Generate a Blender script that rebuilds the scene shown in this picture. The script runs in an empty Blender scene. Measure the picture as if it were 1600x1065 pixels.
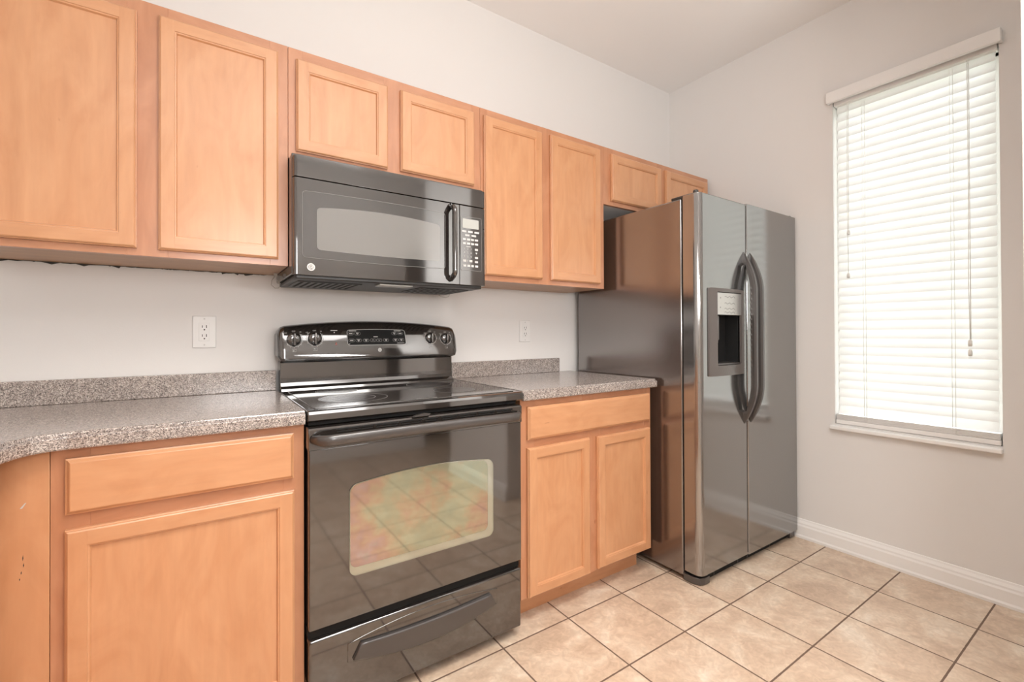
import bpy, bmesh, math, random
from mathutils import Vector, Matrix
random.seed(7)
S = bpy.context.scene
COL = S.collection

# ------------------------------------------------------------------ camera
cam_d = bpy.data.cameras.new('camera')
cam = bpy.data.objects.new('camera', cam_d); COL.objects.link(cam); S.camera = cam
yaw, pitch, roll = map(math.radians, (-35.08, 0.375, -0.244))
fwd = Vector((-math.sin(yaw)*math.cos(pitch), math.cos(yaw)*math.cos(pitch), math.sin(pitch)))
rt0 = Vector((math.cos(yaw), math.sin(yaw), 0)); up0 = rt0.cross(fwd)
rt = math.cos(roll)*rt0 + math.sin(roll)*up0
up = -math.sin(roll)*rt0 + math.cos(roll)*up0
cam.matrix_world = Matrix(((rt.x, up.x, -fwd.x, -0.2519), (rt.y, up.y, -fwd.y, -2.0851),
                           (rt.z, up.z, -fwd.z, 1.134), (0, 0, 0, 1)))
cam_d.sensor_width = 36; cam_d.sensor_fit = 'HORIZONTAL'
cam_d.lens = 723.65*36/1600
cam_d.shift_x = -19.32/1600; cam_d.shift_y = -16.58/1600
cam_d.clip_start = 0.02

# ------------------------------------------------------------------ world, lights, exposure
S.view_settings.view_transform = 'Standard'; S.view_settings.look = 'None'
S.view_settings.gamma = 1; S.view_settings.use_curve_mapping = False
S.view_settings.exposure = 0.0
W = bpy.data.worlds.new('world'); S.world = W; W.use_nodes = True
wn = W.node_tree.nodes; wl = W.node_tree.links
bg = wn['Background']; bg.inputs['Strength'].default_value = 3.6
tc = wn.new('ShaderNodeTexCoord'); sx = wn.new('ShaderNodeSeparateXYZ'); rp = wn.new('ShaderNodeValToRGB')
wl.new(tc.outputs['Generated'], sx.inputs[0]); wl.new(sx.outputs['Z'], rp.inputs[0]); wl.new(rp.outputs[0], bg.inputs[0])
rp.color_ramp.elements[0].position = 0.0; rp.color_ramp.elements[0].color = (.62, .68, .58, 1)
rp.color_ramp.elements[1].position = 0.06; rp.color_ramp.elements[1].color = (.97, 1, 1, 1)

def area(name, loc, target, sx_, sy_, power, color, spread=180):
    l = bpy.data.lights.new(name, 'AREA'); l.shape = 'RECTANGLE'; l.size = sx_; l.size_y = sy_
    l.energy = power; l.color = color; l.spread = math.radians(spread)
    o = bpy.data.objects.new(name, l); COL.objects.link(o); o.location = loc
    o.rotation_euler = (Vector(target)-Vector(loc)).to_track_quat('-Z', 'Y').to_euler()
    return o
area('kitchen_ceiling_lamp', (0.45, -1.75, 2.745), (0.45, -1.75, 0), 1.2, 0.5, 20, (1, .955, .90), 120)
area('rear_fill_light', (0.2, -2.55, 2.80), (0.4, -1.8, 0.0), 1.8, 0.8, 20, (1, .97, .95), 125)  # unseen soft fill added overhead to brighten the walls
area('photographer_flash', (0.05, -2.5, 1.55), (0.9, 0, 1.2), 0.55, 0.55, 13, (1, .985, .98))
area('ceiling_fill_uplight', (0.75, -2.60, 1.42), (1.0, -2.15, 2.83), 0.45, 0.45, 33, (1, .99, .98))  # unseen uplight added to brighten the ceiling and upper walls

# ------------------------------------------------------------------ materials
def new_mat(name):
    m = bpy.data.materials.new(name); m.use_nodes = True
    return m, m.node_tree.nodes, m.node_tree.links, m.node_tree.nodes['Principled BSDF']
def plain(name, c, rough=.5, metal=0, ior=1.5, coat=0, bump=0, bscale=200, bdist=.0005):
    m, n, l, p = new_mat(name)
    p.inputs['Base Color'].default_value = (*c, 1); p.inputs['Roughness'].default_value = rough
    p.inputs['Metallic'].default_value = metal; p.inputs['IOR'].default_value = ior
    p.inputs['Coat Weight'].default_value = coat
    t = n.new('ShaderNodeTexCoord'); z = n.new('ShaderNodeTexNoise'); z.inputs['Scale'].default_value = bscale
    l.new(t.outputs['Object'], z.inputs['Vector'])
    if bump:
        b = n.new('ShaderNodeBump'); b.inputs['Strength'].default_value = bump; b.inputs['Distance'].default_value = bdist
        l.new(z.outputs['Fac'], b.inputs['Height']); l.new(b.outputs[0], p.inputs['Normal'])
    return m
def ramp(n, stops):
    r = n.new('ShaderNodeValToRGB'); e = r.color_ramp.elements
    while len(e) < len(stops): e.new(.5)
    for k, (pos, c) in enumerate(stops): e[k].position = pos; e[k].color = (*c, 1)
    return r
def wood(name, light, mid, dark, axis='Z', rough=.33):
    m, n, l, p = new_mat(name)
    t = n.new('ShaderNodeTexCoord')
    def mp(sc):
        a = n.new('ShaderNodeMapping'); a.inputs['Scale'].default_value = sc
        l.new(t.outputs['Object'], a.inputs['Vector']); return a
    s = (1, 1, .09) if axis == 'Z' else (.09, 1, 1)
    z1 = n.new('ShaderNodeTexNoise'); z1.inputs['Scale'].default_value = 70; z1.inputs['Detail'].default_value = 4
    l.new(mp(s).outputs[0], z1.inputs['Vector'])                      # fine grain
    s2 = (1, 1, .35) if axis == 'Z' else (.35, 1, 1)
    z2 = n.new('ShaderNodeTexNoise'); z2.inputs['Scale'].default_value = 9; z2.inputs['Detail'].default_value = 5
    z2.inputs['Distortion'].default_value = 2.2
    l.new(mp(s2).outputs[0], z2.inputs['Vector'])                     # blotchy maple figure
    r2 = ramp(n, [(.25, dark), (.5, mid), (.75, light)]); l.new(z2.outputs['Fac'], r2.inputs[0])
    r1 = ramp(n, [(.3, (.96, .95, .94)), (.7, (1.03, 1.03, 1.03))]); l.new(z1.outputs['Fac'], r1.inputs[0])
    mx = n.new('ShaderNodeMixRGB'); mx.blend_type = 'MULTIPLY'; mx.inputs[0].default_value = 1
    l.new(r2.outputs[0], mx.inputs[1]); l.new(r1.outputs[0], mx.inputs[2])
    # rare dark mineral flecks
    v = n.new('ShaderNodeTexNoise'); v.inputs['Scale'].default_value = 38; v.inputs['Detail'].default_value = 2
    l.new(mp((1, 1, .4) if axis == 'Z' else (.4, 1, 1)).outputs[0], v.inputs['Vector'])
    rv = ramp(n, [(.75, (1, 1, 1)), (.82, (.72, .62, .52))]); l.new(v.outputs['Fac'], rv.inputs[0])
    m2 = n.new('ShaderNodeMixRGB'); m2.blend_type = 'MULTIPLY'; m2.inputs[0].default_value = 1
    l.new(mx.outputs[0], m2.inputs[1]); l.new(rv.outputs[0], m2.inputs[2])
    l.new(m2.outputs[0], p.inputs['Base Color'])
    p.inputs['Roughness'].default_value = rough; p.inputs['Coat Weight'].default_value = .6; p.inputs['Coat Roughness'].default_value = .3; p.inputs['Coat IOR'].default_value = 1.6
    b = n.new('ShaderNodeBump'); b.inputs['Strength'].default_value = .06; b.inputs['Distance'].default_value = .0006
    l.new(z1.outputs['Fac'], b.inputs['Height']); l.new(b.outputs[0], p.inputs['Normal'])
    return m
DL, DM, DD = (.67, .350, .180), (.635, .318, .158), (.585, .275, .128)
FL, FM, FD = (.59, .285, .155), (.54, .248, .128), (.475, .205, .10)
M = {}
M['door_v'] = wood('maple_vertical_grain', DL, DM, DD, 'Z')
M['door_h'] = wood('maple_horizontal_grain', DL, DM, DD, 'X')
M['frame_v'] = wood('frame_vertical_grain', FL, FM, FD, 'Z')
M['frame_h'] = wood('frame_horizontal_grain', FL, FM, FD, 'X')
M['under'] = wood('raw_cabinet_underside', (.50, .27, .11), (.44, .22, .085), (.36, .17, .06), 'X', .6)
M['wall'] = plain('wall_paint', (.81, .79, .77), .7, bump=.25, bscale=220, bdist=.0006)
M['wallr'] = M['wall']
M['ceil'] = plain('ceiling_paint', (.87, .85, .83), .85, bump=.3, bscale=120, bdist=.001)
M['trim'] = plain('white_trim_paint', (.90, .885, .865), .4)
M['stub'] = plain('white_jamb_paint', (.86, .85, .83), .5)
M['black'] = plain('glossy_black_enamel', (.022, .018, .016), .06, ior=2.3)
M['blackside'] = plain('textured_black_side', (.06, .038, .030), .15, ior=3.2, bump=.35, bscale=350, bdist=.0006)
M['fridge'] = plain('textured_black_door', (.05, .047, .045), .10, ior=3.8, bump=.18, bscale=420, bdist=.0005)
M['matte'] = plain('matte_black_plastic', (.03, .028, .027), .42, ior=1.6)
M['handle'] = plain('black_handle_plastic', (.055, .048, .045), .28, ior=1.75)
M['bezel'] = plain('brown_grey_bezel', (.12, .105, .098), .32, ior=1.7)
M['dark'] = plain('black_void_plastic', (.004, .004, .004), .8)
M['steel'] = plain('bare_steel', (.55, .54, .52), .3, 1)
M['white'] = plain('white_plastic', (.85, .84, .82), .35)
M['ink'] = plain('pale_printed_ink', (.62, .61, .59), .5)
M['inkdim'] = plain('grey_printed_ink', (.30, .29, .28), .5)
M['slot'] = plain('outlet_slot', (.05, .045, .04), .6)
M['mwglass'] = plain('microwave_window_screen', (.22, .215, .205), .10, ior=1.8)
M['mwframe'] = plain('microwave_window_surround', (.030, .028, .027), .07, ior=2.3)
M['lcd'] = plain('pale_display', (.48, .48, .45), .25)
M['glass_top'] = plain('ceramic_cooktop_glass', (.045, .040, .037), .06, ior=2.2)
M['burner'] = plain('burner_print', (.018, .014, .014), .2, ior=1.5)
M['redlamp'] = plain('red_indicator', (.5, .08, .04), .3)
M['wire'] = plain('wire_insulation', (.45, .42, .38), .4)
M['silver'] = plain('brushed_silver_panel', (.62, .61, .59), .28, .7, bump=.5, bscale=90, bdist=.002)
M['cord'] = plain('blind_cord', (.86, .85, .82), .6)

def granite():
    m, n, l, p = new_mat('speckled_laminate')
    t = n.new('ShaderNodeTexCoord')
    v = n.new('ShaderNodeTexVoronoi'); v.inputs['Scale'].default_value = 500; l.new(t.outputs['Object'], v.inputs['Vector'])
    sp = n.new('ShaderNodeSeparateColor'); l.new(v.outputs['Color'], sp.inputs[0])
    r = ramp(n, [(0, (.055, .046, .044)), (.2, (.18, .15, .14)), (.5, (.35, .30, .275)), (.78, (.48, .42, .385)), (.97, (.70, .65, .60))])
    l.new(sp.outputs[0], r.inputs[0])
    z = n.new('ShaderNodeTexNoise'); z.inputs['Scale'].default_value = 55; z.inputs['Detail'].default_value = 3
    l.new(t.outputs['Object'], z.inputs['Vector'])
    r2 = ramp(n, [(.3, (.86, .85, .85)), (.7, (1.1, 1.08, 1.06))]); l.new(z.outputs['Fac'], r2.inputs[0])
    mx = n.new('ShaderNodeMixRGB'); mx.blend_type = 'MULTIPLY'; mx.inputs[0].default_value = 1
    l.new(r.outputs[0], mx.inputs[1]); l.new(r2.outputs[0], mx.inputs[2]); l.new(mx.outputs[0], p.inputs['Base Color'])
    p.inputs['Roughness'].default_value = .19; p.inputs['IOR'].default_value = 2.15
    return m
M['granite'] = granite()

def tile():
    m, n, l, p = new_mat('beige_floor_tile')
    t = n.new('ShaderNodeTexCoord'); s = n.new('ShaderNodeSeparateXYZ'); l.new(t.outputs['Object'], s.inputs[0])
    def mth(op, a, b=None):
        k = n.new('ShaderNodeMath'); k.operation = op
        for i, q in enumerate((a, b)):
            if q is None: continue
            if isinstance(q, (int, float)): k.inputs[i].default_value = q
            else: l.new(q, k.inputs[i])
        return k.outputs[0]
    def cell(o, org, pit):
        u = mth('DIVIDE', mth('SUBTRACT', o, org), pit)
        f = mth('FRACT', u)
        d = mth('MULTIPLY', mth('MINIMUM', f, mth('SUBTRACT', 1.0, f)), pit)
        return mth('FLOOR', u), d
    cx, dx = cell(s.outputs['X'], 1.2560 - 3.06, .3062); cy, dy = cell(s.outputs['Y'], -.9870 - 3.19, .3190)
    d = mth('MINIMUM', dx, dy)
    wob = n.new('ShaderNodeTexNoise'); wob.inputs['Scale'].default_value = 60; l.new(t.outputs['Object'], wob.inputs['Vector'])
    d2 = mth('ADD', d, mth('MULTIPLY', mth('SUBTRACT', wob.outputs['Fac'], .5), .0016))
    g = mth('GREATER_THAN', .0030, d2)
    cmb = n.new('ShaderNodeCombineXYZ'); l.new(cx, cmb.inputs[0]); l.new(cy, cmb.inputs[1])
    wn_ = n.new('ShaderNodeTexWhiteNoise'); wn_.noise_dimensions = '3D'; l.new(cmb.outputs[0], wn_.inputs['Vector'])
    off = n.new('ShaderNodeVectorMath'); off.operation = 'MULTIPLY_ADD'
    l.new(wn_.outputs['Color'], off.inputs[0]); off.inputs[1].default_value = (9, 9, 9); l.new(t.outputs['Object'], off.inputs[2])
    z1 = n.new('ShaderNodeTexNoise'); z1.inputs['Scale'].default_value = 7; z1.inputs['Detail'].default_value = 8; z1.inputs['Roughness'].default_value = .62
    z1.inputs['Distortion'].default_value = .9
    l.new(off.outputs[0], z1.inputs['Vector'])
    r1 = ramp(n, [(.3, (.53, .385, .28)), (.46, (.63, .475, .35)), (.58, (.70, .56, .43)), (.72, (.78, .67, .55))])
    l.new(z1.outputs['Fac'], r1.inputs[0])
    z2 = n.new('ShaderNodeTexNoise'); z2.inputs['Scale'].default_value = 34; z2.inputs['Detail'].default_value = 6
    z2.inputs['Distortion'].default_value = 1.5
    l.new(off.outputs[0], z2.inputs['Vector'])
    r2 = ramp(n, [(.35, (.90, .89, .88)), (.55, (1, 1, 1)), (.72, (1.10, 1.12, 1.14))]); l.new(z2.outputs['Fac'], r2.inputs[0])
    mx = n.new('ShaderNodeMixRGB'); mx.blend_type = 'MULTIPLY'; mx.inputs[0].default_value = 1
    l.new(r1.outputs[0], mx.inputs[1]); l.new(r2.outputs[0], mx.inputs[2])
    mg = n.new('ShaderNodeMixRGB'); l.new(g, mg.inputs[0]); l.new(mx.outputs[0], mg.inputs[1]); mg.inputs[2].default_value = (.16, .10, .07, 1)
    l.new(mg.outputs[0], p.inputs['Base Color'])
    rr = mth('ADD', mth('MULTIPLY', g, .4), .33); l.new(rr, p.inputs['Roughness'])
    edge = mth('MINIMUM', mth('MULTIPLY', d2, 160.0), 1.0)
    h = mth('ADD', edge, mth('MULTIPLY', z2.outputs['Fac'], .12))
    b = n.new('ShaderNodeBump'); b.inputs['Strength'].default_value = .5; b.inputs['Distance'].default_value = .0018
    l.new(h, b.inputs['Height']); l.new(b.outputs[0], p.inputs['Normal'])
    return m
M['tile'] = tile()

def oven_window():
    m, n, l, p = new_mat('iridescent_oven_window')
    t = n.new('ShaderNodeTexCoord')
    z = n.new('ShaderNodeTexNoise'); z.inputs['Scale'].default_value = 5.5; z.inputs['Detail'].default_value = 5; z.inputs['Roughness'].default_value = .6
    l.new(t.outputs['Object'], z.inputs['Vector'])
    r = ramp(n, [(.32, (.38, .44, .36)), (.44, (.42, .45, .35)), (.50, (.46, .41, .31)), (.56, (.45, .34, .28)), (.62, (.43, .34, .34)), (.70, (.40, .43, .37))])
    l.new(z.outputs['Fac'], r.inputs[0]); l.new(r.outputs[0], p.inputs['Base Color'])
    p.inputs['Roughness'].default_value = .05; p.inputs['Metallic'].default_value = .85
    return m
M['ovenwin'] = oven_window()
M['ovenrim'] = plain('oven_window_border', (.46, .47, .40), .05, .7)

def slat_mat():
    m, n, l, p = new_mat('white_blind_slat')
    n.remove(p)
    d = n.new('ShaderNodeBsdfDiffuse'); d.inputs[0].default_value = (.88, .88, .87, 1)
    tr = n.new('ShaderNodeBsdfTranslucent'); tr.inputs[0].default_value = (.93, .93, .92, 1)
    mx = n.new('ShaderNodeMixShader'); mx.inputs[0].default_value = .27
    l.new(d.outputs[0], mx.inputs[1]); l.new(tr.outputs[0], mx.inputs[2]); l.new(mx.outputs[0], n['Material Output'].inputs[0])
    return m
M['slat'] = slat_mat()
def glass_mat():
    m, n, l, p = new_mat('window_glass')
    p.inputs['Base Color'].default_value = (1, 1, 1, 1); p.inputs['Transmission Weight'].default_value = 1
    p.inputs['Roughness'].default_value = 0; p.inputs['IOR'].default_value = 1.05
    return m
M['glass'] = glass_mat()
m_, n_, l_, p_ = new_mat('lamp_diffuser'); p_.inputs['Emission Color'].default_value = (1, .96, .9, 1); p_.inputs['Emission Strength'].default_value = 2.5
M['lamp'] = m_

# ------------------------------------------------------------------ mesh helpers
def B(): return bmesh.new()
def box(bm, x0, x1, y0, y1, z0, z1, bev=0, seg=2, mi=0):
    x0, x1 = min(x0, x1), max(x0, x1); y0, y1 = min(y0, y1), max(y0, y1); z0, z1 = min(z0, z1), max(z0, z1)
    v = [bm.verts.new((x, y, z)) for x in (x0, x1) for y in (y0, y1) for z in (z0, z1)]
    fs = [bm.faces.new([v[i] for i in q]) for q in ((0, 1, 3, 2), (4, 6, 7, 5), (0, 4, 5, 1), (2, 3, 7, 6), (0, 2, 6, 4), (1, 5, 7, 3))]
    for f in fs: f.material_index = mi
    if bev:
        es = list({e for f in fs for e in f.edges})
        r = bmesh.ops.bevel(bm, geom=es, offset=bev, segments=seg, profile=.5, affect='EDGES')
        for f in r['faces']: f.material_index = mi; f.smooth = True
    return v
def prism(bm, poly, axis, a, b, bev=0, seg=2, mi=0, which=None):
    """poly: 2-D points; axis 'x': (y,z), 'y': (x,z), 'z': (x,y)."""
    def P(u, v, t): return {'x': (t, u, v), 'y': (u, t, v), 'z': (u, v, t)}[axis]
    A = [bm.verts.new(P(u, v, a)) for u, v in poly]; C = [bm.verts.new(P(u, v, b)) for u, v in poly]
    n = len(poly); fs = [bm.faces.new(A), bm.faces.new(C[::-1])]
    for i in range(n): fs.append(bm.faces.new((A[i], C[i], C[(i+1) % n], A[(i+1) % n])))
    for f in fs: f.material_index = mi
    bmesh.ops.recalc_face_normals(bm, faces=fs)
    if bev:
        es = set(fs[0].edges if which == 'a' else fs[1].edges if which == 'b' else list(fs[0].edges)+list(fs[1].edges))
        r = bmesh.ops.bevel(bm, geom=list(es), offset=bev, segments=seg, profile=.5, affect='EDGES')
        for f in r['faces']: f.material_index = mi; f.smooth = True
def tube(bm, pts, r, seg=10, rx=None, closed=False, mi=0):
    """round tube along points; r number or list; flatten with rx (scale on the binormal)."""
    pts = [Vector(p) for p in pts]; n = len(pts); rings = []
    prev = None
    for i, p in enumerate(pts):
        if closed: t = (pts[(i+1) % n]-pts[i-1]).normalized()
        else: t = (pts[min(i+1, n-1)]-pts[max(i-1, 0)]).normalized()
        if prev is None:
            ref = Vector((0, 0, 1)) if abs(t.z) < .9 else Vector((1, 0, 0))
            nn = (ref - t*ref.dot(t)).normalized()
        else: nn = (prev - t*prev.dot(t)).normalized()
        prev = nn; bb = t.cross(nn)
        ri = r[i] if isinstance(r, (list, tuple)) else r
        k = rx or 1
        rings.append([bm.verts.new(p + nn*ri*math.cos(a) + bb*ri*k*math.sin(a)) for a in [2*math.pi*j/seg for j in range(seg)]])
    m = n if closed else n-1
    for i in range(m):
        a, b = rings[i], rings[(i+1) % n]
        for j in range(seg):
            f = bm.faces.new((a[j], a[(j+1) % seg], b[(j+1) % seg], b[j])); f.smooth = True; f.material_index = mi
    if not closed:
        bm.faces.new(rings[0][::-1]); bm.faces.new(rings[-1])
def rrect(x0, x1, z0, z1, r, n=6, top=None, bot=None):
    """rounded rectangle; top/bot: functions of u in [-1,1] adding to z."""
    out = []
    cs = [(x1-r, z1-r, 0), (x0+r, z1-r, 90), (x0+r, z0+r, 180), (x1-r, z0+r, 270)]
    for k, (cx, cz, a0) in enumerate(cs):
        for i in range(n+1):
            a = math.radians(a0+90*i/n); out.append([cx+r*math.cos(a), cz+r*math.sin(a)])
        nx = cs[(k+1) % 4]
        if k in (0, 2):
            xa, xb = cx, nx[0]
            for i in range(1, 14): out.append([xa+(xb-xa)*i/14, z1 if k == 0 else z0])
    mid = (z0+z1)/2
    for p in out:
        u = (p[0]-(x0+x1)/2)/((x1-x0)/2)
        if p[1] > mid and top: p[1] += top(u)
        if p[1] < mid and bot: p[1] += bot(u)
    return [tuple(p) for p in out]
def lathe(bm, prof, c, axis='y', seg=32, mi=0):
    """prof: (radius, offset along axis)"""
    rings = []
    for r, h in prof:
        ring = []
        for j in range(seg):
            a = 2*math.pi*j/seg; u, v = r*math.cos(a), r*math.sin(a)
            ring.append(bm.verts.new({'y': (c[0]+u, c[1]+h, c[2]+v), 'z': (c[0]+u, c[1]+v, c[2]+h), 'x': (c[0]+h, c[1]+u, c[2]+v)}[axis]))
        rings.append(ring)
    fs = []
    for a, b in zip(rings, rings[1:]):
        for j in range(seg):
            f = bm.faces.new((a[j], a[(j+1) % seg], b[(j+1) % seg], b[j])); f.smooth = True; fs.append(f)
    fs.append(bm.faces.new(rings[0])); fs.append(bm.faces.new(rings[-1][::-1]))
    for f in fs: f.material_index = mi
    bmesh.ops.recalc_face_normals(bm, faces=fs)
def flat(bm, pts, mp, mi=0):
    f = bm.faces.new([bm.verts.new(mp(u, v)) for u, v in pts]); f.material_index = mi; return f
def bar(bm, u0, u1, v0, v1, mp, mi=0): flat(bm, [(u0, v0), (u1, v0), (u1, v1), (u0, v1)], mp, mi)
def stroke(bm, pts, w, mp, closed=False, mi=0):
    n = len(pts); L = []
    for i, (u, v) in enumerate(pts):
        a = pts[(i-1) % n] if closed or i else pts[0]; b = pts[(i+1) % n] if closed or i < n-1 else pts[-1]
        dx, dy = b[0]-a[0], b[1]-a[1]; d = math.hypot(dx, dy) or 1
        L.append((bm.verts.new(mp(u-dy/d*w/2, v+dx/d*w/2)), bm.verts.new(mp(u+dy/d*w/2, v-dx/d*w/2))))
    for i in range(n if closed else n-1):
        a, b = L[i], L[(i+1) % n]
        f = bm.faces.new((a[0], a[1], b[1], b[0])); f.material_index = mi
def circ(u, v, r, a0=0, a1=360, n=24):
    return [(u+r*math.cos(math.radians(a0+(a1-a0)*i/n)), v+r*math.sin(math.radians(a0+(a1-a0)*i/n))) for i in range(n if a1-a0 == 360 else n+1)]
def text(bm, s, size, u, v, mp, mi=0, shear=0):
    c = bpy.data.curves.new('t', 'FONT'); c.body = s; c.size = size; c.align_x = 'CENTER'; c.align_y = 'CENTER'; c.resolution_u = 2; c.shear = shear
    o = bpy.data.objects.new('t', c); COL.objects.link(o)
    dg = bpy.context.evaluated_depsgraph_get(); me = bpy.data.meshes.new_from_object(o.evaluated_get(dg))
    vs = [bm.verts.new(mp(u+w.co.x, v+w.co.y)) for w in me.vertices]
    for p in me.polygons:
        try: f = bm.faces.new([vs[i] for i in p.vertices]); f.material_index = mi
        except ValueError: pass
    bpy.data.objects.remove(o); bpy.data.curves.remove(c); bpy.data.meshes.remove(me)

def wloc(o):
    v = Vector((0, 0, 0))
    while o: v += Vector(o.location); o = o.parent
    return v
def obj(name, bm, mats, parent=None, loc=(0, 0, 0), label=None, recalc=False):
    """mesh given in world coordinates -> ONE object"""
    if recalc: bmesh.ops.recalc_face_normals(bm, faces=bm.faces)
    off = wloc(parent) if parent else Vector(loc)
    bmesh.ops.translate(bm, verts=bm.verts, vec=-off)
    me = bpy.data.meshes.new(name); bm.to_mesh(me); bm.free()
    for m in (mats if isinstance(mats, (list, tuple)) else [mats]): me.materials.append(M[m])
    o = bpy.data.objects.new(name, me); COL.objects.link(o)
    if parent: o.parent = parent
    else: o.location = loc
    if label: o['label'] = label
    return o
def tag(o, label, cat, group=None):
    o['label'] = label; o['category'] = cat
    if group: o['group'] = group
    return o
def thing(name, label, cat, loc, group=None):
    o = bpy.data.objects.new(name, None); COL.objects.link(o); o.location = loc; o.empty_display_size = .05
    return tag(o, label, cat, group)
def struct(name, bm, mat, loc=(0, 0, 0)):
    o = obj(name, bm, mat, None, loc, recalc=True); o['kind'] = 'structure'; return o

# ------------------------------------------------------------------ room shell
XL, XR, YB, ZC, T = -1.24, 2.479, -3.62, 2.83, .12
b = B(); box(b, XL-T, XR+T, YB-1.8, T, -.1, 0); struct('floor', b, 'tile')
b = B(); box(b, XL-T, XR+T, YB-1.8, T, ZC, ZC+.1); struct('ceiling', b, 'ceil')
b = B(); box(b, XL-T, XR+T, 0, T, 0, ZC); struct('wall_back', b, 'wall')
b = B(); box(b, XL-T, XL, YB, 0, 0, ZC); struct('wall_left', b, 'wall')
WY0, WY1, WZ0, WZ1 = -1.650, -1.030, .655, 2.345
b = B()
box(b, XR, XR+T, WY1, 0, 0, ZC); box(b, XR, XR+T, YB, WY0, 0, ZC)
box(b, XR, XR+T, WY0, WY1, 0, WZ0); box(b, XR, XR+T, WY0, WY1, WZ1, ZC)
struct('wall_right', b, 'wallr')
b = B()                                                       # wall behind the camera, with an opening to a hall
box(b, XL-T, 1.60, YB-T, YB, 0, ZC); box(b, 2.30, XR+T, YB-T, YB, 0, ZC); box(b, 1.60, 2.30, YB-T, YB, 2.1, ZC)
struct('wall_rear', b, 'wall')
b = B(); box(b, 1.3, XR+T, YB-1.7, YB-1.6, 0, ZC); box(b, 1.3, 1.4, YB-1.6, YB-T, 0, ZC); box(b, XR, XR+T, YB-1.6, YB-T, 0, ZC)
struct('wall_hall', b, 'wall')
b = B(); box(b, 1.452, 1.565, -2.72, -1.853, 0, ZC, .004); struct('wall_stub', b, 'stub')

def baseboard(name, p0, p1, nx, ny):
    """moulded baseboard from p0 to p1 (x,y), standing out towards (nx,ny)"""
    prof = [(0, 0), (.019, 0), (.020, .012), (.016, .020), (.0155, .066), (.012, .074), (.0115, .082), (.006, .094), (.004, .102), (0, .104)]
    b = B(); R = []
    for p in (p0, p1): R.append([b.verts.new((p[0]+nx*d, p[1]+ny*d, z)) for d, z in prof])
    for i in range(len(prof)-1): b.faces.new((R[0][i], R[0][i+1], R[1][i+1], R[1][i]))
    b.faces.new(R[0]); b.faces.new(R[1])
    return struct(name, b, 'trim')
baseboard('baseboard_right', (XR, -.02), (XR, YB), -1, 0)
baseboard('baseboard_rear', (XL, YB), (1.60, YB), 0, 1)
baseboard('baseboard_stub', (1.452, -1.853), (1.452, -2.72), -1, 0)
baseboard('baseboard_back', (1.53, 0), (XR, 0), 0, -1)

# window: frame, pane, sill in the right wall
wf = B()
fx0, fx1 = XR+.055, XR+.095
for (y0, y1, z0, z1) in ((WY0, WY0+.022, WZ0, WZ1), (WY1-.022, WY1, WZ0, WZ1), (WY0, WY1, WZ0, WZ0+.04), (WY0, WY1, WZ1-.04, WZ1)):
    box(wf, fx0, fx1, y0, y1, z0, z1, .003)
win = struct('window_1', wf, 'trim')
b = B(); box(b, XR+.072, XR+.077, WY0+.03, WY1-.03, WZ0+.03, WZ1-.03); pn = obj('pane', b, 'glass', win)
b = B(); box(b, XR-.028, XR+.055, WY0-.002, WY1+.018, .626, .648, .006, 3); obj('window_sill', b, 'trim', win)

# ------------------------------------------------------------------ horizontal blind
bl = thing('window_blind', 'white horizontal slat blind covering the tall window on the right wall', 'blind', (2.47, -1.34, .66))
b = B(); box(b, 2.443, 2.462, -1.662, -1.012, 2.330, 2.388, .003, 2); box(b, 2.462, 2.478, -1.662, -1.651, 2.332, 2.386, .002); box(b, 2.462, 2.478, -1.021, -1.012, 2.332, 2.386, .002)
obj('valance', b, 'trim', bl, label='flat white valance board')
b = B(); box(b, 2.481, 2.525, -1.645, -1.035, 2.318, 2.342, .003); obj('headrail', b, 'trim', bl)
b = B(); zs = []
z = 2.302
tilt = math.radians(69)
while z > .712:
    zs.append(z)
    w, cx, N = .0570, 2.503, 6
    ra = []
    for i in range(N+1):
        s = (i/N-.5)*w; bow = .0022*(1-(2*i/N-1)**2)
        # room edge low, outer edge high
        x_ = cx + s*math.cos(tilt) - bow*math.sin(tilt); z_ = z + s*math.sin(tilt) + bow*math.cos(tilt)
        j = random.uniform(-.0006, .0006) if i in (0, N) else 0
        ra.append([b.verts.new((x_, y, z_+j)) for y in (-1.637, -1.043)])
    for i in range(N):
        f = b.faces.new((ra[i][0], ra[i][1], ra[i+1][1], ra[i+1][0])); f.smooth = True
    z -= .0435
obj('slats', b, 'slat', bl)
b = B()
for k in range(6): box(b, 2.4785, 2.528, -1.643, -1.037, .6805+k*.0045, .6842+k*.0045, .0012, 1)
obj('stacked_slats', b, 'trim', bl)
b = B(); box(b, 2.478, 2.530, -1.645, -1.034, .656, .679, .005, 3); obj('bottom_rail', b, 'trim', bl)
for y in (-1.172, -1.505):
    b = B()
    for dx in (-.017, .019): tube(b, [(2.503+dx-.008, y, 2.30), (2.503+dx-.008, y, .68)], .0008, 6)
    tube(b, [(2.482, y+.012, 2.30), (2.482, y+.012, .68)], .0007, 6)
    obj('ladder_cord', b, 'cord', bl)
b = B(); tube(b, [(2.474, -1.553, 2.31), (2.473, -1.554, 1.7), (2.474, -1.551, 1.35), (2.473, -1.555, 1.08)], .0013, 6); tube(b, [(2.4745, -1.558, 2.31), (2.474, -1.557, 1.10)], .0013, 6)
c = obj('lift_cord', b, 'cord', bl)
for z_ in (1.085, 1.043):
    b = B(); lathe(b, [(.003, .015), (.0065, .010), (.0075, -.006), (.006, -.015)], (2.4735, -1.5545, z_), 'z', 14); obj('cord_tassel', b, 'cord', c)
b = B(); tube(b, [(2.474, -1.098, 2.31), (2.4735, -1.096, 1.8), (2.474, -1.099, 1.44)], .0011, 6); tube(b, [(2.4745, -1.104, 2.31), (2.4745, -1.101, 1.66)], .0011, 6)
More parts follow.
